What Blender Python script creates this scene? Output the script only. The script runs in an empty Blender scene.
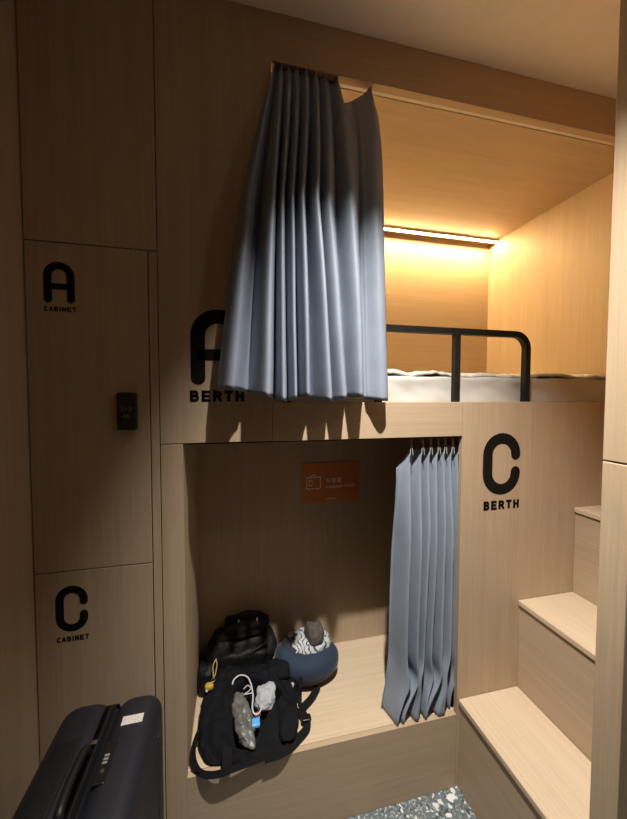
import bpy, bmesh, math, random
from mathutils import Vector, Matrix, noise
random.seed(7)
S = bpy.context.scene
COL = S.collection
PI = math.pi

# ------------------------------------------------------------------ materials
def new_mat(name):
    m = bpy.data.materials.new(name); m.use_nodes = True
    nt = m.node_tree
    return m, nt, nt.nodes['Principled BSDF']

def plain(name, col, rough=.5, metal=0, bump=0, bscale=200, var=.08, vscale=20, spec=.5, sheen=0):
    m, nt, b = new_mat(name)
    b.inputs['Roughness'].default_value = rough
    b.inputs['Metallic'].default_value = metal
    b.inputs['Specular IOR Level'].default_value = spec
    if sheen:
        b.inputs['Sheen Weight'].default_value = sheen
        b.inputs['Sheen Roughness'].default_value = .4
    tc = nt.nodes.new('ShaderNodeTexCoord')
    n = nt.nodes.new('ShaderNodeTexNoise'); n.inputs['Scale'].default_value = vscale; n.inputs['Detail'].default_value = 4
    nt.links.new(tc.outputs['Object'], n.inputs['Vector'])
    r = nt.nodes.new('ShaderNodeValToRGB')
    r.color_ramp.elements[0].position = .3; r.color_ramp.elements[1].position = .7
    r.color_ramp.elements[0].color = [c*(1-var) for c in col] + [1]
    r.color_ramp.elements[1].color = [min(1, c*(1+var)) for c in col] + [1]
    nt.links.new(n.outputs['Fac'], r.inputs['Fac']); nt.links.new(r.outputs['Color'], b.inputs['Base Color'])
    if bump:
        n2 = nt.nodes.new('ShaderNodeTexNoise'); n2.inputs['Scale'].default_value = bscale; n2.inputs['Detail'].default_value = 3
        nt.links.new(tc.outputs['Object'], n2.inputs['Vector'])
        bp = nt.nodes.new('ShaderNodeBump'); bp.inputs['Strength'].default_value = bump; bp.inputs['Distance'].default_value = .002
        nt.links.new(n2.outputs['Fac'], bp.inputs['Height']); nt.links.new(bp.outputs['Normal'], b.inputs['Normal'])
    return m

def wood(name, col, axis, var=.12, rough=.5):
    """laminated light oak; grain runs along axis"""
    m, nt, b = new_mat(name)
    b.inputs['Roughness'].default_value = rough
    b.inputs['Specular IOR Level'].default_value = .35
    tc = nt.nodes.new('ShaderNodeTexCoord')
    def layer(across, along, detail, seed):
        mp = nt.nodes.new('ShaderNodeMapping')
        s = [across]*3; s[axis] = along
        mp.inputs['Scale'].default_value = s
        mp.inputs['Location'].default_value = (seed, seed*.7, seed*.3)
        nt.links.new(tc.outputs['Object'], mp.inputs['Vector'])
        n = nt.nodes.new('ShaderNodeTexNoise'); n.inputs['Scale'].default_value = 1; n.inputs['Detail'].default_value = detail
        n.inputs['Roughness'].default_value = .6
        nt.links.new(mp.outputs['Vector'], n.inputs['Vector'])
        return n.outputs['Fac']
    a = layer(150, 2.2, 5, 1.3); c = layer(22, .9, 3, 7.1); e = layer(420, 9, 2, 3.7)
    def mixv(x, y, f):
        mx = nt.nodes.new('ShaderNodeMix'); mx.data_type = 'FLOAT'; mx.inputs[0].default_value = f
        nt.links.new(x, mx.inputs[2]); nt.links.new(y, mx.inputs[3]); return mx.outputs[0]
    v = mixv(mixv(a, c, .4), e, .25)
    r = nt.nodes.new('ShaderNodeValToRGB')
    r.color_ramp.elements[0].position = .33; r.color_ramp.elements[1].position = .66
    r.color_ramp.elements[0].color = (col[0]*(1-var*1.1), col[1]*(1-var*1.3), col[2]*(1-var*1.6), 1)
    r.color_ramp.elements[1].color = (col[0]*(1+var*.8), col[1]*(1+var*.85), col[2]*(1+var*.95), 1)
    nt.links.new(v, r.inputs['Fac']); nt.links.new(r.outputs['Color'], b.inputs['Base Color'])
    bp = nt.nodes.new('ShaderNodeBump'); bp.inputs['Strength'].default_value = .12; bp.inputs['Distance'].default_value = .001
    nt.links.new(v, bp.inputs['Height']); nt.links.new(bp.outputs['Normal'], b.inputs['Normal'])
    return m

def terrazzo(name):
    m, nt, b = new_mat(name)
    b.inputs['Roughness'].default_value = .35
    tc = nt.nodes.new('ShaderNodeTexCoord')
    wn = nt.nodes.new('ShaderNodeTexNoise'); wn.inputs['Scale'].default_value = 30
    nt.links.new(tc.outputs['Object'], wn.inputs['Vector'])
    wm = nt.nodes.new('ShaderNodeMix'); wm.data_type = 'VECTOR'; wm.inputs[0].default_value = .03
    nt.links.new(tc.outputs['Object'], wm.inputs[4]); nt.links.new(wn.outputs['Color'], wm.inputs[5])
    cur = None
    base = nt.nodes.new('ShaderNodeRGB'); base.outputs[0].default_value = (.135, .16, .17, 1); cur = base.outputs[0]
    for sc, thr, colr in ((150, .62, (.055, .065, .07, 1)), (105, .62, (.25, .28, .29, 1)), (170, .72, (.42, .44, .44, 1)), (70, .76, (.06, .068, .072, 1)), (85, .80, (.60, .61, .60, 1)), (48, .84, (.66, .66, .64, 1)), (28, .91, (.72, .72, .70, 1))):
        v = nt.nodes.new('ShaderNodeTexVoronoi'); v.inputs['Scale'].default_value = sc
        nt.links.new(wm.outputs[1], v.inputs['Vector'])
        sx = nt.nodes.new('ShaderNodeSeparateColor'); nt.links.new(v.outputs['Color'], sx.inputs[0])
        g = nt.nodes.new('ShaderNodeMath'); g.operation = 'GREATER_THAN'; g.inputs[1].default_value = thr
        nt.links.new(sx.outputs[0], g.inputs[0])
        l = nt.nodes.new('ShaderNodeMath'); l.operation = 'LESS_THAN'; l.inputs[1].default_value = .42
        nt.links.new(v.outputs['Distance'], l.inputs[0])
        mu = nt.nodes.new('ShaderNodeMath'); mu.operation = 'MULTIPLY'
        nt.links.new(g.outputs[0], mu.inputs[0]); nt.links.new(l.outputs[0], mu.inputs[1])
        mx = nt.nodes.new('ShaderNodeMix'); mx.data_type = 'RGBA'
        nt.links.new(mu.outputs[0], mx.inputs[0]); nt.links.new(cur, mx.inputs[6]); mx.inputs[7].default_value = colr
        cur = mx.outputs[2]
    nt.links.new(cur, b.inputs['Base Color'])
    return m

def patterned(name, c0, c1, scale=60, thr=.5):
    m, nt, b = new_mat(name)
    b.inputs['Roughness'].default_value = .8
    tc = nt.nodes.new('ShaderNodeTexCoord')
    w = nt.nodes.new('ShaderNodeTexWave'); w.inputs['Scale'].default_value = scale; w.inputs['Distortion'].default_value = 14
    w.inputs['Detail'].default_value = 3; w.inputs['Detail Scale'].default_value = 1.2
    nt.links.new(tc.outputs['Object'], w.inputs['Vector'])
    r = nt.nodes.new('ShaderNodeValToRGB')
    r.color_ramp.elements[0].position = thr-.08; r.color_ramp.elements[1].position = thr+.04
    r.color_ramp.elements[0].color = list(c0)+[1]; r.color_ramp.elements[1].color = list(c1)+[1]
    nt.links.new(w.outputs['Fac'], r.inputs['Fac']); nt.links.new(r.outputs['Color'], b.inputs['Base Color'])
    return m

def emit(name, col, strength):
    m, nt, b = new_mat(name)
    b.inputs['Base Color'].default_value = (.8, .8, .8, 1)
    b.inputs['Emission Color'].default_value = list(col)+[1]
    b.inputs['Emission Strength'].default_value = strength
    return m

OAK = (.44, .33, .225)
W_Z = wood('oak_vertical', OAK, 2)
W_X = wood('oak_horizontal', OAK, 0)
W_Y = wood('oak_lengthwise', OAK, 1)
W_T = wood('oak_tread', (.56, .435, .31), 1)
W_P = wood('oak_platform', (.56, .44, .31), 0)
GAP_SHADE = plain('painted_gap_shade', (.05, .038, .028), .9)  # near-black colour standing in for shade under the treads
W_D = wood('oak_shaded_core', (.30, .22, .15), 2)
PAINT = plain('ceiling_paint', (.88, .82, .76), .9, bump=.05, var=.02)
WALLP = plain('corridor_wall', (.24, .205, .175), .8, var=.03)
FLOOR = terrazzo('grey_terrazzo')
BLACK_VINYL = plain('black_vinyl', (.008, .006, .005), .7, var=.05, spec=.12)
BLACK_METAL = plain('black_powder_coat', (.010, .009, .008), .6, bump=.1, bscale=600, spec=.25)
BLACK_PLASTIC = plain('black_plastic', (.010, .009, .009), .3)
GREY_PRINT = plain('grey_print', (.22, .22, .22), .6)
CURTAIN = plain('grey_blue_curtain_cloth', (.235, .268, .335), .48, bump=.12, bscale=900, var=.06, vscale=14, spec=.4)
RAILM = plain('white_rail', (.62, .58, .52), .4)
WHITE_PLASTIC = plain('white_plastic_hook', (.5, .5, .5), .4)
SHEET = plain('off_white_bedsheet', (.48, .465, .435), .85, bump=.1, bscale=500, var=.03)
ORANGE = plain('orange_acrylic', (.62, .20, .05), .35, var=.03)
SIGN_PRINT = plain('pale_sign_print', (.95, .88, .82), .6, var=.02)
SUIT = plain('dark_navy_suitcase_shell', (.011, .0115, .017), .5, bump=.15, bscale=700)
SUIT_DARK = plain('black_suitcase_band', (.007, .007, .009), .5)
STICKER = patterned('white_printed_sticker', (.16, .13, .12), (.74, .70, .66), 260, .20)
CHROME = plain('steel', (.55, .55, .55), .3, 1)
LEATHER = plain('black_leather', (.006, .006, .007), .6, bump=.6, bscale=160, spec=.3)
NYLON = plain('black_nylon', (.0045, .0045, .006), .8, bump=.3, bscale=500, spec=.15)
WEB = plain('black_webbing', (.006, .0055, .0065), .8, bump=.4, bscale=700, spec=.15)
NAVY = plain('navy_knit', (.014, .027, .055), .85, bump=.3, bscale=500, sheen=.2)
NAVY_TOP = plain('dark_navy_mesh', (.020, .022, .034), .85, bump=.3, bscale=700)
SCARF = patterned('white_cloth_with_black_pattern', (.05, .05, .055), (.46, .475, .49), 13, .19)
FUZZ = plain('grey_brown_knit', (.075, .062, .055), .95, bump=.6, bscale=300, var=.3, vscale=60)
POUCHM = plain('grey_nylon', (.115, .112, .108), .4, bump=.4, bscale=90, var=.25, vscale=40)
CLOTHW = plain('pale_grey_cloth', (.36, .375, .40), .85, bump=.2, bscale=120)
CABLE = plain('white_cable', (.52, .52, .52), .4)
BLUE = plain('light_blue_wrapper', (.10, .34, .72), .4)
RED = plain('red_wrapper', (.55, .10, .10), .4)
YELLOW = plain('yellow_rubber', (.50, .29, .04), .5)
YCORD = plain('yellow_cord', (.45, .33, .12), .6)

# ------------------------------------------------------------------ mesh helpers
def finish(name, bm, mat, parent=None, smooth=False):
    me = bpy.data.meshes.new(name)
    bmesh.ops.recalc_face_normals(bm, faces=bm.faces[:])
    bm.to_mesh(me); bm.free()
    if mat: me.materials.append(mat)
    if smooth:
        for p in me.polygons: p.use_smooth = True
    o = bpy.data.objects.new(name, me); COL.objects.link(o)
    if parent:
        o.parent = parent
        o.matrix_parent_inverse = Matrix.Translation(-Vector(parent.location))
    return o

def tag(o, label=None, cat=None, group=None, kind=None):
    if label: o['label'] = label
    if cat: o['category'] = cat
    if group: o['group'] = group
    if kind: o['kind'] = kind
    return o

def thing(name, loc, label, cat, group=None):
    o = bpy.data.objects.new(name, None); COL.objects.link(o)
    o.location = loc; o.empty_display_size = .05
    return tag(o, label, cat, group)

def add_box(bm, x0, x1, y0, y1, z0, z1, bev=0, seg=2):
    r = bmesh.ops.create_cube(bm, size=1)
    vs = r['verts']
    for v in vs:
        v.co = Vector((x0+(x1-x0)*(v.co.x+.5), y0+(y1-y0)*(v.co.y+.5), z0+(z1-z0)*(v.co.z+.5)))
    if bev:
        es = list({e for v in vs for e in v.link_edges})
        bmesh.ops.bevel(bm, geom=es, offset=bev, segments=seg, profile=.5, affect='EDGES')

def box(name, mat, parent, *a, bev=.0012, seg=2, smooth=False):
    bm = bmesh.new(); add_box(bm, *a, bev=bev, seg=seg)
    return finish(name, bm, mat, parent, smooth)

def structure(name, mat, *a, bev=0):
    o = box(name, mat, None, *a, bev=bev); o['kind'] = 'structure'; return o

def add_tube(bm, pts, r, n=8, closed=False, square=False):
    pts = [Vector(p) for p in pts]; N = len(pts)
    rings = []; prev = None
    for i, p in enumerate(pts):
        if closed: t = pts[(i+1) % N]-pts[i-1]
        else: t = pts[min(i+1, N-1)]-pts[max(i-1, 0)]
        t.normalize()
        if prev is None:
            a = Vector((0, 1, 0)) if abs(t.y) < .9 else Vector((0, 0, 1))
        else: a = prev
        u = (a - t*a.dot(t)).normalized(); w = t.cross(u); prev = u
        rr = r[i] if isinstance(r, (list, tuple)) else r
        if square:
            ring = [bm.verts.new(p+u*rr*sx+w*rr*sy) for sx, sy in ((1, 1), (-1, 1), (-1, -1), (1, -1))]
        else:
            ring = [bm.verts.new(p+u*rr*math.cos(2*PI*k/n)+w*rr*math.sin(2*PI*k/n)) for k in range(n)]
        rings.append(ring)
    m = len(rings[0])
    for i in range(N if closed else N-1):
        a, b = rings[i], rings[(i+1) % N]
        for k in range(m): bm.faces.new((a[k], a[(k+1) % m], b[(k+1) % m], b[k]))
    if not closed:
        bm.faces.new(rings[0]); bm.faces.new(rings[-1])

def smooth_path(pts, n=8):
    P = [Vector(p) for p in pts]; P = [P[0]*2-P[1]]+P+[P[-1]*2-P[-2]]
    out = []
    for i in range(1, len(P)-2):
        for k in range(n):
            t = k/n
            a, b, c, d = P[i-1], P[i], P[i+1], P[i+2]
            out.append(.5*((2*b)+(c-a)*t+(2*a-5*b+4*c-d)*t*t+(3*b-a-3*c+d)*t**3))
    out.append(P[-2]); return out

def tube(name, mat, parent, pts, r, n=8, sub=8, **k):
    bm = bmesh.new(); add_tube(bm, smooth_path(pts, sub) if sub else pts, r, n, **k)
    return finish(name, bm, mat, parent, not k.get('square'))

def ribbon(name, mat, parent, pts, w, th, up=(0, 0, 1), sub=8, twist=None):
    """strap: flat band of width w and thickness th along a path; 'up' is its face normal"""
    P = smooth_path(pts, sub); bm = bmesh.new(); rings = []
    ups = [Vector(u) for u in up] if isinstance(up[0], (tuple, list)) else None
    for i, p in enumerate(P):
        t = (P[min(i+1, len(P)-1)]-P[max(i-1, 0)]).normalized()
        if ups:
            f = i/(len(P)-1)*(len(ups)-1); j = min(int(f), len(ups)-2); U = ups[j].lerp(ups[j+1], f-j)
        else: U = Vector(up)
        s = t.cross(U).normalized(); nn = s.cross(t)
        rings.append([bm.verts.new(p+s*a*w/2+nn*b*th/2) for a, b in ((1, 1), (-1, 1), (-1, -1), (1, -1))])
    for a, b in zip(rings, rings[1:]):
        for k in range(4): bm.faces.new((a[k], a[(k+1) % 4], b[(k+1) % 4], b[k]))
    bm.faces.new(rings[0]); bm.faces.new(rings[-1])
    return finish(name, bm, mat, parent)

def sgp(v, e): return math.copysign(abs(v)**e, v)
def add_sup(bm, c, h, e1=.4, e2=.4, nu=48, nv=28, amp=0, freq=10, fn=None, seed=0, rot=None):
    """rounded (super-ellipsoid) lump with cloth-like noise; fn edits each point"""
    rows = []
    for j in range(nv+1):
        ph = -PI/2+PI*j/nv; row = []
        for i in range(nu if 0 < j < nv else 1):
            th = 2*PI*i/nu
            p = Vector((h[0]*sgp(math.cos(ph), e1)*sgp(math.cos(th), e2), h[1]*sgp(math.cos(ph), e1)*sgp(math.sin(th), e2), h[2]*sgp(math.sin(ph), e1)))
            if amp:
                q = p*freq+Vector((seed, seed*.37, -seed))
                k = noise.noise(q)+.5*noise.noise(q*2.3)
                p = p+p.normalized()*amp*k
            if rot: p = rot @ p
            p = p+Vector(c)
            if fn: p = fn(p)
            row.append(bm.verts.new(p))
        rows.append(row)
    for j in range(nv):
        a, b = rows[j], rows[j+1]
        for i in range(nu):
            i2 = (i+1) % nu
            if len(a) == 1: bm.faces.new((a[0], b[i2], b[i]))
            elif len(b) == 1: bm.faces.new((a[i], a[i2], b[0]))
            else: bm.faces.new((a[i], a[i2], b[i2], b[i]))

def lump(name, mat, parent, c, h, **k):
    bm = bmesh.new(); add_sup(bm, c, h, **k); return finish(name, bm, mat, parent, True)

def add_stroke(bm, pts, w, y0, y1, capn=10, caps=(True, True)):
    """flat stroke in the XZ plane with round ends, y0 (front) to y1 (back)"""
    P = [Vector((p[0], p[1])) for p in pts]
    L = []; R = []
    for i, p in enumerate(P):
        t = (P[min(i+1, len(P)-1)]-P[max(i-1, 0)]).normalized(); n = Vector((-t.y, t.x))
        L.append(p+n*w/2); R.append(p-n*w/2)
    def cap(p, t, s):
        a0 = math.atan2(t.y, t.x)
        return [p+Vector((math.cos(a0+PI/2-PI*k/capn), math.sin(a0+PI/2-PI*k/capn)))*w/2 for k in range(1, capn)]
    loops = []
    for (a, b, c, d) in zip(L, L[1:], R[1:], R): loops.append([a, b, c, d])
    if caps[1]: loops.append([L[-1]]+cap(P[-1], (P[-1]-P[-2]), 1)+[R[-1]])
    if caps[0]: loops.append([R[0]]+cap(P[0], (P[0]-P[1]), 1)+[L[0]])
    for lp in loops:
        f = [bm.verts.new((q.x, y0, q.y)) for q in lp]; g = [bm.verts.new((q.x, y1, q.y)) for q in lp]
        bm.faces.new(f); bm.faces.new(g[::-1])
        for i in range(len(lp)):
            j = (i+1) % len(lp); bm.faces.new((f[i], g[i], g[j], f[j]))

def arc(cx, cz, r, a0, a1, n=16):
    return [(cx+r*math.cos(math.radians(a0+(a1-a0)*k/n)), cz+r*math.sin(math.radians(a0+(a1-a0)*k/n))) for k in range(n+1)]

def letter(ch, x, z, w, h, s, y=-.0006, parent=None):
    """round-ended capital A or C, left edge x, bottom edge z"""
    bm = bmesh.new(); R = (w-s)/2; cx = x+w/2
    if ch == 'A':
        add_stroke(bm, [(x+s/2, z+s/2)]+arc(cx, z+h-s/2-R, R, 180, 0)+[(x+w-s/2, z+s/2)], s, y, .0004)
        add_stroke(bm, [(x+s/2, z+h*.40), (x+w-s/2, z+h*.40)], s*.82, y, .0004, caps=(False, False))
    else:
        add_stroke(bm, [(x+w-s/2, z+h*.645)]+arc(cx, z+h-s/2-R, R, 0, 180)+arc(cx, z+s/2+R, R, 180, 360)+[(x+w-s/2, z+h*.365)], s, y, .0004)
    return finish('letter', bm, BLACK_VINYL, parent)

def word(txt, cx, z, width, height, y, mat, parent, name='word', bold=.0, facing='front'):
    c = bpy.data.curves.new('txt', 'FONT'); c.body = txt; c.align_x = 'CENTER'; c.size = 1; c.extrude = .01; c.offset = bold
    o = bpy.data.objects.new('txt', c); COL.objects.link(o)
    bpy.context.view_layer.update()
    me = bpy.data.meshes.new_from_object(o.evaluated_get(bpy.context.evaluated_depsgraph_get()))
    bpy.data.objects.remove(o)
    xs = [v.co.x for v in me.vertices]; ys = [v.co.y for v in me.vertices]
    sx = width/(max(xs)-min(xs)); sy = height/(max(ys)-min(ys)); mx = (max(xs)+min(xs))/2; my = min(ys)
    for v in me.vertices:
        v.co = Vector((cx+(v.co.x-mx)*sx, y-(v.co.z+.01)*.03, z+(v.co.y-my)*sy))
    me.materials.clear(); me.materials.append(mat); me.name = name
    o = bpy.data.objects.new(name, me); COL.objects.link(o)
    if parent: o.parent = parent; o.matrix_parent_inverse = Matrix.Translation(-Vector(parent.location))
    return o

# ------------------------------------------------------------------ the room
CE = 2.582
structure('floor', FLOOR, -.60, 2.06, -1.96, 1.10, -.06, 0)
structure('ceiling', PAINT, -.60, 2.06, -1.96, 1.10, CE, CE+.06)
structure('wall_left', W_Z, -.60, -.5325, -1.9, 1.04, 0, CE)
structure('wall_rear', WALLP, -.60, 2.06, -1.96, -1.9, 0, CE)
structure('wall_back', WALLP, -.60, 2.06, 1.04, 1.10, 0, CE)
structure('wall_far_right', WALLP, 2.0, 2.06, -1.9, 1.04, 0, CE)
# wall that flanks the stairs (two panels with a joint)
wr = tag(bpy.data.objects.new('wall_right', None), kind='structure'); COL.objects.link(wr); wr.location = (1.4, -.5, 0)
box('lower_panel', W_Z, wr, .80, 1.999, -.528, -.470, 0, 1.3045, bev=.002)
box('upper_panel', W_Z, wr, .80, 1.999, -.528, -.470, 1.3075, CE, bev=.002)

# ------------------------------------------------------------------ lockers on the left
def locker(x0, x1, z0, z1, label):
    t = thing('locker', ((x0+x1)/2, .25, z0), label, 'locker', 'oak lockers beside the bunk')
    box('carcass', W_D, t, x0+.002, x1-.001, .021, .5, z0+.001, z1-.001, bev=0)
    d = box('door', W_Z, t, x0+.0015, x1-.0015, 0, .018, z0+.0015, z1-.0015, bev=.001)
    return t, d
XW, XS, XF = -.5315, -.2063, -.231
lk_a, door_a = locker(XW, XF, .960, 1.855, 'tall oak locker door marked A CABINET with a black keypad lock')
lk_c, door_c = locker(XW, XF, .0, .960, 'low oak locker door marked C CABINET behind the dark suitcase')
lk_t, door_t = locker(XW, XS, 1.855, CE-.001, 'plain unmarked oak cupboard panel at ceiling height above the A CABINET locker')
f = structure('trim_1', W_Z, XF+.0015, XS-.0012, 0, .4, 0, 1.8535, bev=.001)

# keypad lock on the A door
lock = box('keypad_lock', BLACK_PLASTIC, lk_a, -.3130, -.2625, -.022, 0, 1.351, 1.456, bev=.006, seg=4)
tag(lock, 'black rectangular card reader lock with a wave symbol')
bm = bmesh.new()
cx, cz = -.2878, 1.411
for r in (.0075, .0125):
    for s in (0, 180):
        add_stroke(bm, arc(cx, cz, r, s-38, s+38, 8), .0013, -.0226, -.0219, capn=4)
add_stroke(bm, arc(cx, cz, .002, 0, 350, 8), .0012, -.0226, -.0219, capn=4)
icon = finish('wave_symbol', bm, GREY_PRINT, lock)
bm = bmesh.new()
for zz, ww in ((1.393, .013), (1.388, .014)):
    xx = cx-ww/2
    while xx < cx+ww/2:
        l = random.uniform(.0012, .0026); add_box(bm, xx, xx+l, -.0226, -.0219, zz-.0014, zz+.0014); xx += l+.0007
finish('small_print', bm, GREY_PRINT, lock)

# ------------------------------------------------------------------ bunk
bk = thing('bunk_bed', (.75, .45, 0), 'built-in two level oak bunk with an open luggage niche below the upper berth', 'bunk bed')
G = .0012
box('front_panel', W_Z, bk, XS+G, .117, 0, .02, 1.306+G, CE-.001)                 # panel with the A
box('header_beam', W_X, bk, .117, 1.999, 0, .028, 2.442, CE-.001, bev=.001)
box('fascia', W_X, bk, .117+G, .7908, 0, .02, 1.306, 1.4265)
box('front_panel', W_Z, bk, .7908+G, 1.999, 0, .02, 0, 1.4265)                     # panel with the C
box('post', W_Z, bk, XS+G, -.1443, 0, .45, 0, 1.306-G)
box('platform', W_P, bk, -.1443, .7908, .0185, .45, .262, .280, bev=.0006)
box('apron', W_X, bk, -.1443, .7908, 0, .018, 0, .2795)
box('niche_back_panel', W_Z, bk, -.1443, .7675, .45, .468, .15, 1.40, bev=0)
box('niche_back_panel', W_Z, bk, .769, 1.90, .45, .468, .15, 1.40, bev=0)
box('niche_side_panel', W_Z, bk, 1.90, 1.918, .021, .468, .15, 1.40, bev=0)
box('berth_floor', W_X, bk, .791, 1.90, .021, .45, .20, .262, bev=0)
box('deck', W_X, bk, XS+.001, 1.72, .021, .999, 1.396, 1.4262, bev=0)
box('berth_back_panel', W_X, bk, XS+.001, 1.72, .981, .999, 1.427, 2.50, bev=0)
box('berth_side_panel', W_Z, bk, 1.698, 1.718, .029, .981, 1.427, 2.50, bev=0)
box('berth_side_panel', W_Z, bk, XS+.001, -.187, .021, .981, 1.427, 2.50, bev=0)
box('berth_ceiling', W_X, bk, XS+.001, 1.72, .056, .981, 2.470, 2.50, bev=0)
box('ceiling_lip', W_X, bk, .117, 1.698, .050, .0558, 2.449, 2.50, bev=.0005)

# guard rail: one square black tube with two upright legs
yr = .035
gr = thing('guard_rail', (.65, yr, 1.4265), 'black square tube guard rail with a rounded end at the upper berth', 'guard rail')
bm = bmesh.new()
path = [(1.087, yr, 1.4265)]+[(x, yr, z) for x, z in arc(1.087-.055, 1.679-.055, .055, 0, 90, 10)]+[(x, yr, z) for x, z in arc(.17+.055, 1.679-.055, .055, 90, 180, 10)]+[(.17, yr, 1.4265)]
add_tube(bm, path, .0110, square=True)
finish('top_rail', bm, BLACK_METAL, gr)
for x in (.484, .785):
    box('leg', BLACK_METAL, gr, x-.0110, x+.0110, yr-.0110, yr+.0110, 1.4265, 1.669, bev=.001)

# LED strip in the upper berth
ls = thing('strip_light', (.76, .90, 2.456), 'long warm glowing light strip at the back of the upper berth ceiling', 'light')
box('profile', RAILM, ls, -.186, 1.697, .899, .918, 2.4595, 2.4699, bev=0)
box('added_baffle', RAILM, ls, -.186, 1.697, .899, .9008, 2.4555, 2.4594, bev=0)  # baffle added to limit direct light on the berth ceiling
box('added_baffle', RAILM, ls, -.186, 1.697, .9155, .918, 2.4512, 2.4594, bev=0)  # baffle added to shade the top of the berth back wall
LED = emit('warm_led', (1, .69, .32), 430)
box('diffuser', LED, ls, -.185, 1.696, .901, .913, 2.4530, 2.4592, bev=.001)

# mattress + duvet
mt = thing('mattress', (.75, .5, 1.4265), 'off-white sheeted mattress on the upper berth behind the black rail', 'mattress')
bm = bmesh.new(); nx, ny = 150, 40
def mtop(x, y): return 1.520+.005*noise.noise(Vector((x*4, y*4, 1)))+.003*noise.noise(Vector((x*13, y*9, 5)))
def mfront(x, z):
    return .062+.008*noise.noise(Vector((x*5, z*9, 3)))+.006*noise.noise(Vector((x*16+z*12, z*20, 8)))
x0, x1, y1 = -.180, 1.690, .972
rows = []
for i in range(nx+1):
    x = x0+(x1-x0)*i/nx; col = []
    for k in range(9):
        z = 1.4268+(mtop(x, .1)-1.4268-.014)*k/8; col.append((x, mfront(x, z), z))
    for k in range(1, 5):
        a = PI/2*k/5; col.append((x, mfront(x, 1.5)+.014*(1-math.cos(a)), mtop(x, .1)-.014+.014*math.sin(a)))
    for k in range(ny+1):
        y = .078+(y1-.078)*k/ny; col.append((x, y, mtop(x, y)))
    col.append((x, y1, 1.4268))
    rows.append([bm.verts.new(c) for c in col])
for a, b in zip(rows, rows[1:]):
    for k in range(len(a)-1): bm.faces.new((a[k], a[k+1], b[k+1], b[k]))
bm.faces.new(rows[0]); bm.faces.new(rows[-1][::-1])
finish('fitted_sheet', bm, SHEET, mt, True)
# rumpled cover lying on the mattress
bm = bmesh.new(); rows = []
for i in range(131):
    x = -.12+1.80*i/130; r = []
    for k in range(41):
        f = k/40
        y = .070+.010*noise.noise(Vector((x*7, 2, 2)))+.86*f
        z = 1.5275+.020*abs(noise.noise(Vector((x*8, y*7, 4))))+.013*abs(noise.noise(Vector((x*24, y*14, 9))))
        if f < .06: z -= .012*(1-f/.06)**2
        z += .018*math.exp(-((x-.47)/.09)**2)*math.exp(-((y-.2)/.2)**2)
        r.append(bm.verts.new((x, y, z)))
    rows.append(r)
for a, b in zip(rows, rows[1:]):
    for k in range(40): bm.faces.new((a[k], a[k+1], b[k+1], b[k]))
du = finish('bed_cover', bm, SHEET, None, True)
sm = du.modifiers.new('thick', 'SOLIDIFY'); sm.thickness = .008; sm.offset = 0
tag(du, 'thin rumpled off-white cover spread on top of the upper berth mattress', 'bed cover')

# ------------------------------------------------------------------ stairs
st = thing('staircase', (1.3, -.235, 0), 'oak box stairs climbing to the right against the C BERTH panel', 'stairs')
for i in range(4):
    xx = .804+.25*i; top = .338*(i+1)
    xe = 1.999 if i == 3 else xx+.25
    s = box('step', W_Y, st, xx, xe, -.4685, -.0006, 0, top-.0245, bev=.001)
    box('tread', W_T, s, xx-.007, xe-.0008, -.4685, -.0006, top-.020, top, bev=.003)
    box('gap_shade_strip', GAP_SHADE, s, xx+.010, xe, -.4685, -.0006, top-.0245, top-.020, bev=0)  # dark strip added as painted shade in the gap below the tread

# block capitals drawn as strokes in a 0..1 box: (points)
def _q(cx, cz, rx, rz, a0, a1, n=8):
    return [(cx+rx*math.cos(math.radians(a0+(a1-a0)*k/n)), cz+rz*math.sin(math.radians(a0+(a1-a0)*k/n))) for k in range(n+1)]
GL = {
 'B': [[(0, 0), (0, 1)], [(0, 1), (.6, 1)]+_q(.6, .765, .3, .235, 90, -90)+[(0, .53)], [(.6, .53)]+_q(.62, .265, .38, .265, 90, -90)+[(0, 0)]],
 'E': [[(0, 0), (0, 1)], [(0, 1), (.95, 1)], [(0, .51), (.85, .51)], [(0, 0), (1, 0)]],
 'R': [[(0, 0), (0, 1)], [(0, 1), (.6, 1)]+_q(.6, .74, .36, .26, 90, -90)+[(0, .48)], [(.58, .48), (1, 0)]],
 'T': [[(0, 1), (1, 1)], [(.5, 1), (.5, 0)]],
 'H': [[(0, 0), (0, 1)], [(1, 0), (1, 1)], [(0, .52), (1, .52)]],
 'C': [_q(.52, .5, .52, .5, 50, 310, 18)],
 'A': [[(0, 0), (.5, 1)], [(.5, 1), (1, 0)], [(.2, .33), (.8, .33)]],
 'I': [[(.5, 0), (.5, 1)]],
 'N': [[(0, 0), (0, 1)], [(0, 1), (1, 0)], [(1, 0), (1, 1)]],
}
def block_word(txt, cx, z, width, height, parent, y=-.0006):
    bm = bmesh.new(); n = len(txt); ws = [.35 if c == 'I' else 1 for c in txt]
    gap = .32; unit = width/(sum(ws)+gap*(n-1)); st = height*(.27 if height > .02 else .22); x = cx-width/2
    for c, wd in zip(txt, ws):
        w = unit*wd
        for pts in GL[c]:
            pp = [(x+st*.45+p[0]*(w-st*.9), z+st*.5+p[1]*(height-st)) for p in pts]
            # lengthen the ends a little so that the strokes meet squarely
            a, b = Vector(pp[0]), Vector(pp[1]); d = (a-b).normalized()*st*.42; pp[0] = tuple(a+d)
            a, b = Vector(pp[-1]), Vector(pp[-2]); d = (a-b).normalized()*st*.42; pp[-1] = tuple(a+d)
            add_stroke(bm, pp, st, y, .0004, caps=(False, False))
        x += w+unit*gap
    return finish('word', bm, BLACK_VINYL, parent)

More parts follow.
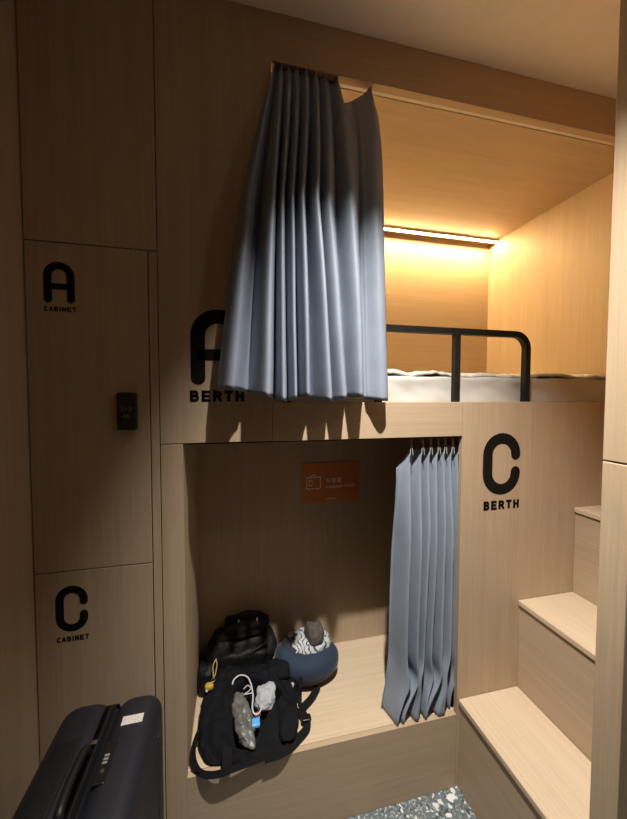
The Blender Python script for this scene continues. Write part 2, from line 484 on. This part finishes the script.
# ------------------------------------------------------------------ signs
def sign(ch, wd, x, z, w, h, s, wx, wz, ww, wh, label, group=None):
    t = thing('lettering', (x+w/2, 0, wz), label, 'sign', 'black lettering on the oak panels')
    letter(ch, x, z, w, h, s, parent=t)
    block_word(wd, wx, wz, ww, wh, t)
    return t
sign('A', 'BERTH', -.120, 1.479, .158, .222, .041, -.045, 1.429, .155, .034, 'large black A BERTH lettering partly hidden by the upper curtain')
sign('C', 'BERTH', .879, 1.085, .160, .228, .040, .962, 1.030, .152, .034, 'large black C BERTH lettering on the oak panel beside the stairs')
sign('A', 'CABINET', -.488, 1.695, .074, .108, .0195, -.450, 1.672, .076, .013, 'small black A CABINET lettering on the upper locker door')
sign('C', 'CABINET', -.482, .788, .080, .130, .0205, -.441, .760, .080, .015, 'small black C CABINET lettering on the locker door above the suitcase')

# luggage rack plaque on the niche back wall
pl = thing('plaque', (.436, .447, .96), 'orange luggage rack plaque with a suitcase symbol on the niche back wall', 'sign')
box('plate', ORANGE, pl, .2995, .571, .446, .4499, .957, 1.142, bev=.0015)
bm = bmesh.new(); yy = .4454
def ln(pts, w=.0045): add_stroke(bm, pts, w, yy, .4461, capn=4)
bx0, bx1, bz0, bz1 = .322, .386, 1.024, 1.076
for a, b in (((bx0, bz0), (bx1, bz0)), ((bx1, bz0), (bx1, bz1)), ((bx1, bz1), (bx0, bz1)), ((bx0, bz1), (bx0, bz0))): ln([a, b])
for a, b in (((.344, 1.076), (.344, 1.086)), ((.344, 1.086), (.364, 1.086)), ((.364, 1.086), (.364, 1.076)), ((.331, 1.022), (.336, 1.018)), ((.372, 1.018), (.377, 1.022)),
             ((.333, 1.038), (.333, 1.062)), ((.333, 1.062), (.347, 1.062)), ((.347, 1.062), (.347, 1.038)), ((.347, 1.038), (.333, 1.038))): ln([a, b], .0038)
finish('suitcase_symbol', bm, SIGN_PRINT, pl)
# the three characters for "luggage rack", as pen strokes in a unit square
bm = bmesh.new()
XING = [((.30, .98), (.08, .72)), ((.34, .70), (.04, .36)), ((.22, .52), (.22, .0)), ((.46, .86), (.94, .86)), ((.42, .56), (1, .56)), ((.76, .56), (.76, .04)), ((.76, .04), (.62, .12))]
LI = [((.08, .84), (.92, .84)), ((.5, 1), (.5, .48)), ((.5, .84), (.12, .54)), ((.5, .84), (.88, .54)), ((.28, .44), (.72, .44)), ((.72, .44), (.5, .30)), ((.04, .24), (.96, .24)), ((.52, .34), (.52, 0)), ((.52, 0), (.38, .06))]
JIA = [((.12, .86), (.46, .86)), ((.46, .86), (.40, .54)), ((.28, 1), (.10, .52)), ((.58, .88), (.90, .88)), ((.90, .88), (.90, .56)), ((.90, .56), (.58, .56)), ((.58, .56), (.58, .88)), ((.04, .36), (.96, .36)), ((.5, .5), (.5, 0)), ((.5, .36), (.10, .04)), ((.5, .36), (.90, .04))]
for gi, g in enumerate((XING, LI, JIA)):
    gx, gz, gs = .413+gi*.0255, 1.047, .0225
    for a, b in g: add_stroke(bm, [(gx+a[0]*gs, gz+a[1]*gs), (gx+b[0]*gs, gz+b[1]*gs)], .0022, yy, .4461, capn=4)
finish('characters', bm, SIGN_PRINT, pl)
word('Luggage Rack', .483, 1.020, .140, .019, .4461, SIGN_PRINT, pl, bold=.008)
bm = bmesh.new(); xx = .416
while xx < .458:
    l = random.uniform(.002, .004); add_box(bm, xx, xx+l, yy, .4461, .9715, .9755); xx += l+.0012
finish('small_print', bm, SIGN_PRINT, pl)

# ------------------------------------------------------------------ curtains
def lerp_list(L, u):
    n = len(L)
    if u <= 0: return L[0]+(L[1]-L[0])*u
    if u >= n-1: return L[-1]+(L[-1]-L[-2])*(u-n+1)
    i = int(u); t = u-i
    a, b, c, d = L[max(i-1, 0)], L[i], L[i+1], L[min(i+2, n-1)]
    m0, m1 = (c-a)/2, (d-b)/2
    return (2*t**3-3*t*t+1)*b+(t**3-2*t*t+t)*m0+(-2*t**3+3*t*t)*c+(t**3-t*t)*m1

def sstep(a, b, x):
    t = min(1, max(0, (x-a)/(b-a))); return t*t*(3-2*t)

def curtain_mesh(top, mid, bot, zt, zb, yc, amp, loop, u0, u1, dip, vmid=.45, extra=None, nseg=28, nv=90):
    bm = bmesh.new(); rows = []
    N = int((u1-u0)*nseg)
    for i in range(N+1):
        u = u0+(u1-u0)*i/N; fr = u-math.floor(u); c = math.cos(2*PI*fr); s = math.sin(2*PI*fr)
        sp = abs(lerp_list(top, u+.5)-lerp_list(top, u-.5))
        row = []
        for j in range(nv+1):
            v = (j/nv)**1.25
            xt, xm, xb = lerp_list(top, u), lerp_list(mid, u), lerp_list(bot, u)
            if v < vmid: f = v/vmid; x = xt+(xm-xt)*f
            else: f = (v-vmid)/(1-vmid); x = xm+(xb-xm)*f
            spl = abs(lerp_list(bot, u+.5)-lerp_list(bot, u-.5)) if v > vmid else abs(lerp_list(mid, u+.5)-lerp_list(mid, u-.5))
            A = amp(u, v)
            k = loop*sstep(.05, .3, v)-.10*(1-sstep(.0, .08, v))
            x += k*spl*s
            y = yc(u, v)-A*c+.004*noise.noise(Vector((u*1.7, v*3, 2)))
            fr2 = fr/.25 if fr < .25 else (1-fr)/.75
            zz = zt-dip*sp*min(1, sp/.09)*fr2*(1-v)**4+(zb(u)-zt)*v
            if u < 0: zz -= .06*min(1, -u/.5)*(1-v)**4
            x += .006*noise.noise(Vector((u*1.1, v*2.5, 7)))*v
            p = Vector((x, y, zz))
            if extra: p = extra(p, u, v)
            row.append(bm.verts.new(p))
        rows.append(row)
    for a, b in zip(rows, rows[1:]):
        for k in range(nv): bm.faces.new((a[k], a[k+1], b[k+1], b[k]))
    return bm

def curtain(name_label, topx, bm, yh, zr, loc, hooklen, ztop):
    t = thing('curtain', loc, name_label, 'curtain', 'grey-blue curtains of the bunk')
    o = finish('drape', bm, CURTAIN, t, True)
    m = o.modifiers.new('thick', 'SOLIDIFY'); m.thickness = .0022; m.offset = 0
    return t

# upper curtain, hung from the slot, spilling over the A panel
T = [.130, .150, .174, .199, .225, .256, .287, .325, .440]
M = [.052, .108, .134, .162, .190, .232, .278, .350, .446]
B = [-.004, .084, .132, .168, .202, .262, .322, .374, .462]
aw = [.8, 1.2, .9, .7, 1.1, 1.3, .8, 1.1, .5]
def amp_u(u, v):
    i = max(0, min(len(aw)-1, int(round(u))))
    return (.010+.030*sstep(.03, .7, v))*aw[i]
def yc_u(u, v):
    f = u/8
    base = .026-(.112+.050*math.sin(PI*min(1, max(0, f))))*(1-math.exp(-v*5))*(1-.45*f)
    return base
bmU = curtain_mesh(T, M, B, 2.462, lambda u: 1.438+.007*math.sin(u*2.1)+.028*(1-sstep(-.2, 1.1, u)), yc_u, amp_u, .05, -.45, 8.18, .75)
cu = curtain('long grey-blue curtain gathered over the opening of the upper berth', T, bmU, .03, 2.44, (.25, -.03, 1.44), .02, 2.437)
for x in T:
    o = tube('hook', WHITE_PLASTIC, cu, [(x, .026, 2.446), (x, .026, 2.462), (x, .036, 2.468)], .0018, 6, 4)
r1 = tag(box('curtain_rail', RAILM, None, .119, 1.697, .030, .0485, 2.450, 2.4695, bev=.001), 'slim pale curtain rail recessed in the slot above the upper berth', 'curtain rail', 'curtain rails of the bunk')

# lower curtain at the right end of the niche
T2 = [.606, .650, .682, .714, .740, .770, .798]
M2 = [.600, .640, .668, .702, .733, .768, .800]
B2 = [.596, .634, .655, .692, .726, .764, .796]
al = [.9, 1.0, 1.1, .9, 1.2, 1.0, .8]
def amp_l(u, v):
    i = max(0, min(6, int(round(u)))); return (.012+.030*sstep(.02, .4, v))*al[i]
def yc_l(u, v): return .042+.014*v
def kick(p, u, v):
    # the hem is too long: the last stretch folds over and drags to the left on the platform
    q = Vector(p); n = 2*PI*(u-.15)
    k = sstep(.84, 1, v)
    q.x -= k*(.036+.020*math.sin(u*1.9))
    q.y -= k*(.012+.010*math.sin(u*2.7+1))
    b = math.exp(-((v-.86)/.045)**2)
    q.x += .014*b*math.sin(u*2.2+.5); q.y -= .012*b*(.5+.5*math.cos(u*3.1))
    q.y = max(q.y, .004)
    if u < 0: q.x -= .014*sstep(0, .6, -u)
    if u < -.05: q.x -= .012*k*min(1, -u*2)
    return q
bmL = curtain_mesh(T2, M2, B2, 1.268, lambda u: .2845, yc_l, amp_l, .05, -.6, 6.3, 1.0, extra=kick)
cl = curtain('grey-blue curtain bunched at the right end of the luggage niche', T2, bmL, .06, 1.3, (.69, .06, .284), .02, 1.268)
for x in T2:
    tube('hook', WHITE_PLASTIC, cl, [(x-.006, .020, 1.235), (x-.003, .022, 1.268), (x-.002, .024, 1.285), (x-.004, .027, 1.300), (x+.004, .027, 1.300), (x+.002, .024, 1.285), (x+.003, .022, 1.268), (x+.006, .020, 1.235)], .0010, 6, 4)
r2 = tag(box('curtain_rail', BLACK_METAL, None, -.140, .789, .0215, .036, 1.300, 1.3125, bev=.001), 'dark curtain rail under the fascia above the luggage niche', 'curtain rail', 'curtain rails of the bunk')

# ------------------------------------------------------------------ suitcase
sc = thing('suitcase', (-.31, -.31, 0), 'dark navy hard-shell suitcase standing upright in front of the lockers', 'suitcase')
sx0, sx1, sy0, sy1, sz0, sz1 = -.425, -.188, -.545, -.085, .045, .657
def shell(name, x0, x1):
    bm = bmesh.new(); add_box(bm, x0, x1, sy0, sy1, sz0, sz1)
    es = [e for e in bm.edges]
    bmesh.ops.bevel(bm, geom=es, offset=.042, segments=7, profile=.5, affect='EDGES')
    return finish(name, bm, SUIT, sc, True)
shell('front_shell', -.300, sx1); shell('rear_shell', sx0, -.308)
bm = bmesh.new(); add_box(bm, -.332, -.286, sy0+.008, sy1-.008, sz0+.004, sz1-.005, bev=.036, seg=5)
finish('zip_band', bm, SUIT_DARK, sc, True)
box('raised_panel', SUIT_DARK, sc, -.400, -.345, -.47, -.20, sz1-.012, sz1+.0025, bev=.006, seg=4, smooth=True)
for y in (-.46, -.16):
    box('corner_rib', SUIT, sc, sx1-.004, sx1+.003, y-.02, y+.02, .10, .60, bev=.003)
lkp = box('combination_lock', BLACK_PLASTIC, sc, -.285, -.262, -.318, -.228, sz1-.006, sz1+.003, bev=.002)
for k in range(3):
    box('dial', GREY_PRINT, lkp, -.279, -.269, -.262-.008*k, -.257-.008*k, sz1+.002, sz1+.0042, bev=.0005)
bm = bmesh.new(); bmesh.ops.create_cone(bm, cap_ends=True, segments=16, radius1=.004, radius2=.004, depth=.002, matrix=Matrix.Translation((-.273, -.293, sz1+.0035)))
finish('keyhole', bm, CHROME, lkp)
hd = tube('carry_handle', SUIT_DARK, sc, [(-.322, -.235, sz1-.005), (-.324, -.245, sz1+.008), (-.326, -.30, sz1+.011), (-.324, -.355, sz1+.008), (-.322, -.365, sz1-.005)], .009, 8)
box('zip_puller', CHROME, sc, -.320, -.308, -.225, -.215, sz1-.002, sz1+.003, bev=.001)
stk = box('sticker', STICKER, sc, -.268, -.221, -.189, -.165, sz1-.0008, sz1+.0006, bev=0)
stk.matrix_parent_inverse = stk.matrix_parent_inverse @ Matrix.Translation((-.2445, -.177, 0)) @ Matrix.Rotation(.02, 4, 'Z') @ Matrix.Translation((.2445, .177, 0))
stk['label'] = 'small white printed sticker'
for x in (-.40, -.215):
    for y in (-.50, -.13):
        w = bmesh.new(); bmesh.ops.create_cone(w, cap_ends=True, segments=20, radius1=.0235, radius2=.0235, depth=.018, matrix=Matrix.Translation((x, y, .0235)) @ Matrix.Rotation(PI/2, 4, 'Y'))
        add_box(w, x-.012, x+.012, y-.012, y+.012, .034, .06)
        finish('wheel', w, BLACK_PLASTIC, sc)

# ------------------------------------------------------------------ bags in the niche
PZ = .2803
# leather bag leaning on the back wall
bb = thing('backpack', (.0, .36, PZ), 'black leather backpack with a top handle against the niche back wall', 'backpack')
def slump(p):
    q = Vector(p); t = max(0, min(1, (p.z-PZ)/.24)); q.y += .045*t-.01; q.x += .03*t; q.z = max(q.z, PZ+.001)
    q.y = min(q.y, .4485); q.x = max(q.x, -.1435); return q
lump('body', LEATHER, bb, (.012, .365, .362), (.142, .070, .092), e1=.55, e2=.5, nu=90, nv=50, amp=.014, freq=16, fn=slump, seed=2)
keep = lambda p: Vector((max(p.x, -.143), min(p.y, .4485), p.z))
lump('flap', LEATHER, bb, (.052, .395, .465), (.092, .048, .044), e1=.7, e2=.6, nu=80, nv=40, amp=.012, freq=20, seed=4, fn=keep)
ribbon('trim_band', WEB, bb, [(-.060, .345, .452), (-.01, .330, .470), (.05, .326, .474), (.135, .345, .468)], .012, .004, up=(0, -1, .6))
lump('front_pocket', LEATHER, bb, (.03, .310, .385), (.095, .026, .042), e1=.6, e2=.5, nu=70, nv=36, amp=.010, freq=22, seed=9)
lump('side_pocket', LEATHER, bb, (-.108, .320, .335), (.034, .050, .050), e1=.6, e2=.6, nu=50, nv=30, amp=.010, freq=26, seed=12, fn=keep)
tube('piping', LEATHER, bb, [(.02, .290, .418), (.06, .286, .424), (.10, .295, .438), (.135, .310, .446)], .004, 6)
ribbon('handle', LEATHER, bb, [(.015, .385, .500), (.02, .375, .524), (.05, .370, .534), (.085, .376, .524), (.095, .388, .500)], .022, .006, up=(0, -1, .4))
for x in (.016, .092):
    box('buckle', CHROME, bb, x-.003, x+.003, .360, .366, .498, .516, bev=.001)

# open duffel bag in front
db = thing('duffel_bag', (.04, .15, PZ), 'open black nylon bag lying on the platform with its contents showing', 'bag')
lens = [(-.004, .200), (.030, .224), (.090, .214), (.150, .186), (.176, .154), (.130, .105), (.088, .063), (.052, .026), (.001, .022), (-.011, .067), (-.010, .130)]
def in_poly(x, y):
    c = False; n = len(lens)
    for i in range(n):
        (xa, ya), (xb, yb) = lens[i], lens[(i+1) % n]
        if (ya > y) != (yb > y) and x < (xb-xa)*(y-ya)/(yb-ya)+xa: c = not c
    return c
def edge_d(x, y):
    d = 9
    for i in range(len(lens)):
        a = Vector(lens[i]); b = Vector(lens[(i+1) % len(lens)]); p = Vector((x, y)); ab = b-a
        t = max(0, min(1, (p-a).dot(ab)/ab.dot(ab))); d = min(d, (a+ab*t-p).length)
    return d
def topz(x, y): return .322+.30*(y-.03)
# outline of the bag, as seen from above
outl = [(-.076, .302), (.0, .305), (.058, .290), (.155, .262), (.215, .200), (.224, .150), (.213, .073), (.172, .006), (.107, -.003), (-.011, .003), (-.090, .018), (-.118, .070), (-.125, .120), (-.120, .190), (-.100, .262)]
def outline_r(th, c=(.045, .15)):
    dx, dy = math.cos(th), math.sin(th); best = .05
    for i in range(len(outl)):
        ax, ay = outl[i]; bx, by = outl[(i+1) % len(outl)]
        ex, ey = bx-ax, by-ay; den = dx*ey-dy*ex
        if abs(den) < 1e-9: continue
        t = ((ax-c[0])*ey-(ay-c[1])*ex)/den; s = ((ax-c[0])*dy-(ay-c[1])*dx)/den
        if t > 0 and 0 <= s <= 1: best = max(best, t)
    return best
bm = bmesh.new(); nth = 160; prof = []
for k in range(30): prof.append(('top', k/30))
for k in range(13): prof.append(('side', k/12))
rows = []
cen = bm.verts.new((.045, .15, topz(.045, .15)-.060))
for kind, f in prof[1:]:
    row = []
    for i in range(nth):
        th = 2*PI*i/nth; R = outline_r(th); R = sum(outline_r(th+d) for d in (-.06, 0, .06))/3
        if kind == 'top': rr = R*(f*.93); drop = .02*f**5
        else:
            a = PI*f; rr = R*(.93+.07*math.sin(a)); drop = 0
        x, y = .045+rr*math.cos(th), .15+rr*math.sin(th)
        zt = topz(x, y)+.016*noise.noise(Vector((x*15, y*15, 1)))+.009*noise.noise(Vector((x*40, y*40, 3)))
        if kind == 'top':
            z = zt-drop
            if in_poly(x, y): z -= .060*sstep(0, .014, edge_d(x, y))
            else: z += .010*math.exp(-edge_d(x, y)/.012)
        else:
            z = (zt-.018)+(PZ-(zt-.018))*(1-math.cos(PI*f))/2
        row.append(bm.verts.new((max(x, -.143), y, max(z, PZ))))
    rows.append(row)
for i in range(nth): bm.faces.new((cen, rows[0][i], rows[0][(i+1) % nth]))
for a, b in zip(rows, rows[1:]):
    for i in range(nth): bm.faces.new((a[i], a[(i+1) % nth], b[(i+1) % nth], b[i]))
bm.faces.new(rows[-1][::-1])
finish('body', bm, NYLON, db, True)
# zipped side flaps beside the opening
lump('end_flap', NYLON, db, (.165, .235, .378), (.050, .036, .018), e1=.8, e2=.8, amp=.010, freq=24, rot=Matrix.Rotation(-.6, 3, 'Z') @ Matrix.Rotation(.25, 3, 'X'))
lump('side_pocket', NYLON, db, (.178, .060, .327), (.034, .055, .012), e1=.9, e2=.9, nu=60, amp=.008, freq=26, rot=Matrix.Rotation(-.30, 3, 'Z') @ Matrix.Rotation(.28, 3, 'X'))
ribbon('shoulder_strap', WEB, db, [(.318, .214, .294), (.285, .175, .290), (.245, .140, .292), (.236, .112, .305), (.246, .085, .296), (.240, .060, .290), (.205, .030, .292), (.150, -.006, .298), (.09, -.014, .300)], .026, .003, up=[(0, 0, 1), (.3, -.3, 1), (0, -.3, 1), (0, -.6, 1), (0, -1, .8)])
ribbon('shoulder_strap', WEB, db, [(.09, -.014, .304), (.0, -.022, .300), (-.06, -.022, .293), (-.105, -.004, .290), (-.128, .030, .296), (-.132, .066, .310), (-.120, .095, .330)], .018, .003, up=[(0, -1, .9), (0, -1, .8), (-.6, -.8, .9), (-1, -.2, .8)])
ribbon('tab', WEB, db, [(-.024, .022, .322), (-.026, .002, .316), (-.027, -.016, .300), (-.027, -.019, .290)], .030, .006, up=[(0, -.4, 1), (0, -1, .5), (0, -1, 0)])
tube('grab_cord', WEB, db, [(-.115, .082, .325), (-.134, .070, .313), (-.139, .040, .298), (-.128, .012, .292), (-.105, -.004, .292)], .0035, 6)
lump('buckle', BLACK_PLASTIC, db, (.245, .088, .300), (.018, .013, .007), e1=.4, e2=.4)
# contents
po = lump('pouch', POUCHM, None, (.026, .098, .335), (.030, .086, .020), e1=.9, e2=.8, nu=80, nv=44, amp=.014, freq=34, seed=3,
          rot=Matrix.Rotation(.22, 3, 'Z') @ Matrix.Rotation(.28, 3, 'X'))
tag(po, 'crumpled shiny grey pouch sticking out of the open black bag', 'pouch')
cw = lump('folded_cloth', CLOTHW, None, (.108, .155, .350), (.034, .052, .020), e1=.9, e2=.9, nu=70, nv=40, amp=.013, freq=30, seed=8,
          rot=Matrix.Rotation(-.35, 3, 'Z') @ Matrix.Rotation(.28, 3, 'X'))
tag(cw, 'pale grey folded cloth in the right side of the open black bag', 'cloth')
ca = tube('charging_cable', CABLE, None, [(-.010, .192, .368), (-.006, .212, .384), (.018, .224, .390), (.045, .212, .388), (.058, .178, .382), (.062, .141, .372), (.058, .106, .362), (.064, .090, .354), (.078, .092, .350), (.092, .112, .352)], .0028, 8)
tag(ca, 'looped white charging cable lying over the opening of the black bag', 'cable')
tube('loose_loop', CABLE, ca, [(.030, .172, .378), (.044, .178, .384), (.056, .168, .381), (.046, .158, .378), (.032, .152, .376), (.046, .150, .377), (.060, .152, .376)], .0016, 6)
bl = thing('snack_packet', (.066, .084, .33), 'small light blue packet with a red corner inside the black bag', 'packet')
bm = bmesh.new(); add_sup(bm, (.067, .082, .331), (.015, .018, .008), e1=.6, e2=.4, amp=.003, freq=40)
finish('wrapper', bm, BLUE, bl, True)
bm = bmesh.new(); add_sup(bm, (.076, .103, .337), (.010, .007, .006), e1=.6, e2=.5)
finish('red_corner', bm, RED, bl, True)
ky = thing('key_charm', (-.085, .25, .39), 'yellow charm on a looped cord clipped to the black bag', 'key charm')
tube('cord', YCORD, ky, [(-.072, .300, .412), (-.082, .275, .406), (-.080, .245, .398), (-.078, .228, .394), (-.072, .245, .398), (-.068, .275, .406), (-.072, .300, .412)], .002, 6)
tube('ring', CHROME, ky, [(-.078, .232, .396), (-.084, .222, .394), (-.080, .214, .392), (-.073, .220, .394), (-.078, .232, .396)], .0014, 6)
lump('charm', YELLOW, ky, (-.092, .204, .385), (.016, .013, .012), e1=.8, e2=.8)
lump('charm_eye', WHITE_PLASTIC, ky, (-.100, .192, .380), (.005, .005, .005), e1=1, e2=1, nu=16, nv=10)

# navy neck pillow
npil = thing('neck_pillow', (.285, .31, PZ), 'navy blue travel neck pillow beside the black bag', 'neck pillow')
bm = bmesh.new(); pts = []; rr = []
for k in range(33):
    a = math.radians(130+ (410-130)*k/32)
    pts.append((.292+.088*math.cos(a), .315+.070*math.sin(a), .345-.004*math.sin(a)+.022*max(0, math.cos(a-math.radians(165)))))
    e = min(k, 32-k)/4; rr.append(.053*min(1, math.sqrt(min(1, .25+e*.4))))
add_tube(bm, pts, rr, 22)
for v in bm.verts:
    if v.co.z < PZ+.012: v.co.z = PZ+.0005+(max(0, v.co.z-PZ+.01))*.3
    else: v.co.z = v.co.z
    v.co += Vector((noise.noise(v.co*16), noise.noise(v.co*16+Vector((5, 0, 0))), 0))*.006
    v.co.y = min(v.co.y, .4485)
finish('cushion', bm, NAVY, npil, True)
bm = bmesh.new(); add_tube(bm, [(p[0]*.86+.041, p[1]*.86+.044, p[2]+.030) for p in pts[1:12]], .030, 14)
for v in bm.verts: v.co.y = min(v.co.y, .448)
finish('mesh_lining', bm, NAVY_TOP, npil, True)
ribbon('strap', WEB, npil, [(.262, .232, .388), (.250, .205, .366), (.243, .186, .335), (.240, .176, .305), (.236, .155, .290)], .014, .003, up=(-.2, -1, .4))
ribbon('strap', WEB, npil, [(.205, .226, .350), (.215, .205, .335), (.222, .192, .310), (.230, .172, .292)], .022, .003, up=(-.2, -1, .5))
tg = box('care_tag', WHITE_PLASTIC, npil, -.006, .006, -.0006, .0006, -.013, .013, bev=0)
tg.matrix_parent_inverse = Matrix.Translation(-Vector(npil.location)) @ Matrix.Translation((.2125, .198, .330)) @ Matrix.Rotation(.5, 4, 'Y') @ Matrix.Rotation(-.45, 4, 'X')

sf = lump('scarf', SCARF, None, (.302, .330, .396), (.094, .078, .036), e1=.8, e2=.8, nu=80, nv=44, amp=.012, freq=24, seed=6, fn=lambda p: Vector((p.x, min(p.y, .4485), p.z)))
tag(sf, 'crumpled white scarf with a black line pattern lying in the navy pillow', 'scarf')
sk = lump('rolled_sock', FUZZ, None, (.330, .325, .434), (.040, .058, .048), e1=.8, e2=.7, nu=48, nv=30, amp=.008, freq=30, seed=11, rot=Matrix.Rotation(-.5, 3, 'X'))
tag(sk, 'grey-brown knitted bundle resting on top of the patterned scarf', 'clothing')

# ------------------------------------------------------------------ light
def lamp(name, kind, loc, energy, col, **k):
    l = bpy.data.lights.new(name, kind); l.energy = energy; l.color = col
    for a, v in k.items(): setattr(l, a, v)
    o = bpy.data.objects.new(name, l); COL.objects.link(o); o.location = loc
    return o
sp = lamp('ceiling_spot', 'SPOT', (.30, -.63, CE-.006), 310, (1, .955, .87), spot_size=math.radians(71), spot_blend=1.0, shadow_soft_size=.018)
sp.rotation_euler = Vector((.15, .22, -1)).to_track_quat('-Z', 'Y').to_euler()
fill = lamp('added_fill_light', 'AREA', (1.2, -1.25, CE-.01), 3, (1, .80, .62), shape='DISK', size=.25)  # unseen area light added for weak ambient fill
W = bpy.data.worlds.new('World'); S.world = W; W.use_nodes = True
W.node_tree.nodes['Background'].inputs[0].default_value = (1, .85, .7, 1); W.node_tree.nodes['Background'].inputs[1].default_value = .02

# ------------------------------------------------------------------ camera
F, YA, PT, RO, D, H = 344.7611, .2293, -.0419, .0025, 1.0663, 1.45
r = Vector((math.cos(YA), -math.sin(YA), 0)); fw = Vector((math.sin(YA)*math.cos(PT), math.cos(YA)*math.cos(PT), math.sin(PT)))
up = r.cross(fw); r2 = r*math.cos(RO)+up*math.sin(RO); u2 = -r*math.sin(RO)+up*math.cos(RO)
cd = bpy.data.cameras.new('Camera'); cam = bpy.data.objects.new('Camera', cd); COL.objects.link(cam)
cd.sensor_fit = 'HORIZONTAL'; cd.sensor_width = 36; cd.lens = F/627*36; cd.clip_start = .02
mat = Matrix((r2, u2, -fw)).transposed().to_4x4(); mat.translation = Vector((0, -D, H)); cam.matrix_world = mat
S.camera = cam
S.view_settings.view_transform = 'Standard'; S.view_settings.look = 'None'
S.view_settings.gamma = 1; S.view_settings.exposure = 0
try: S.view_settings.use_curve_mapping = False
except Exception: pass
S.cycles.max_bounces = 10; S.cycles.diffuse_bounces = 6
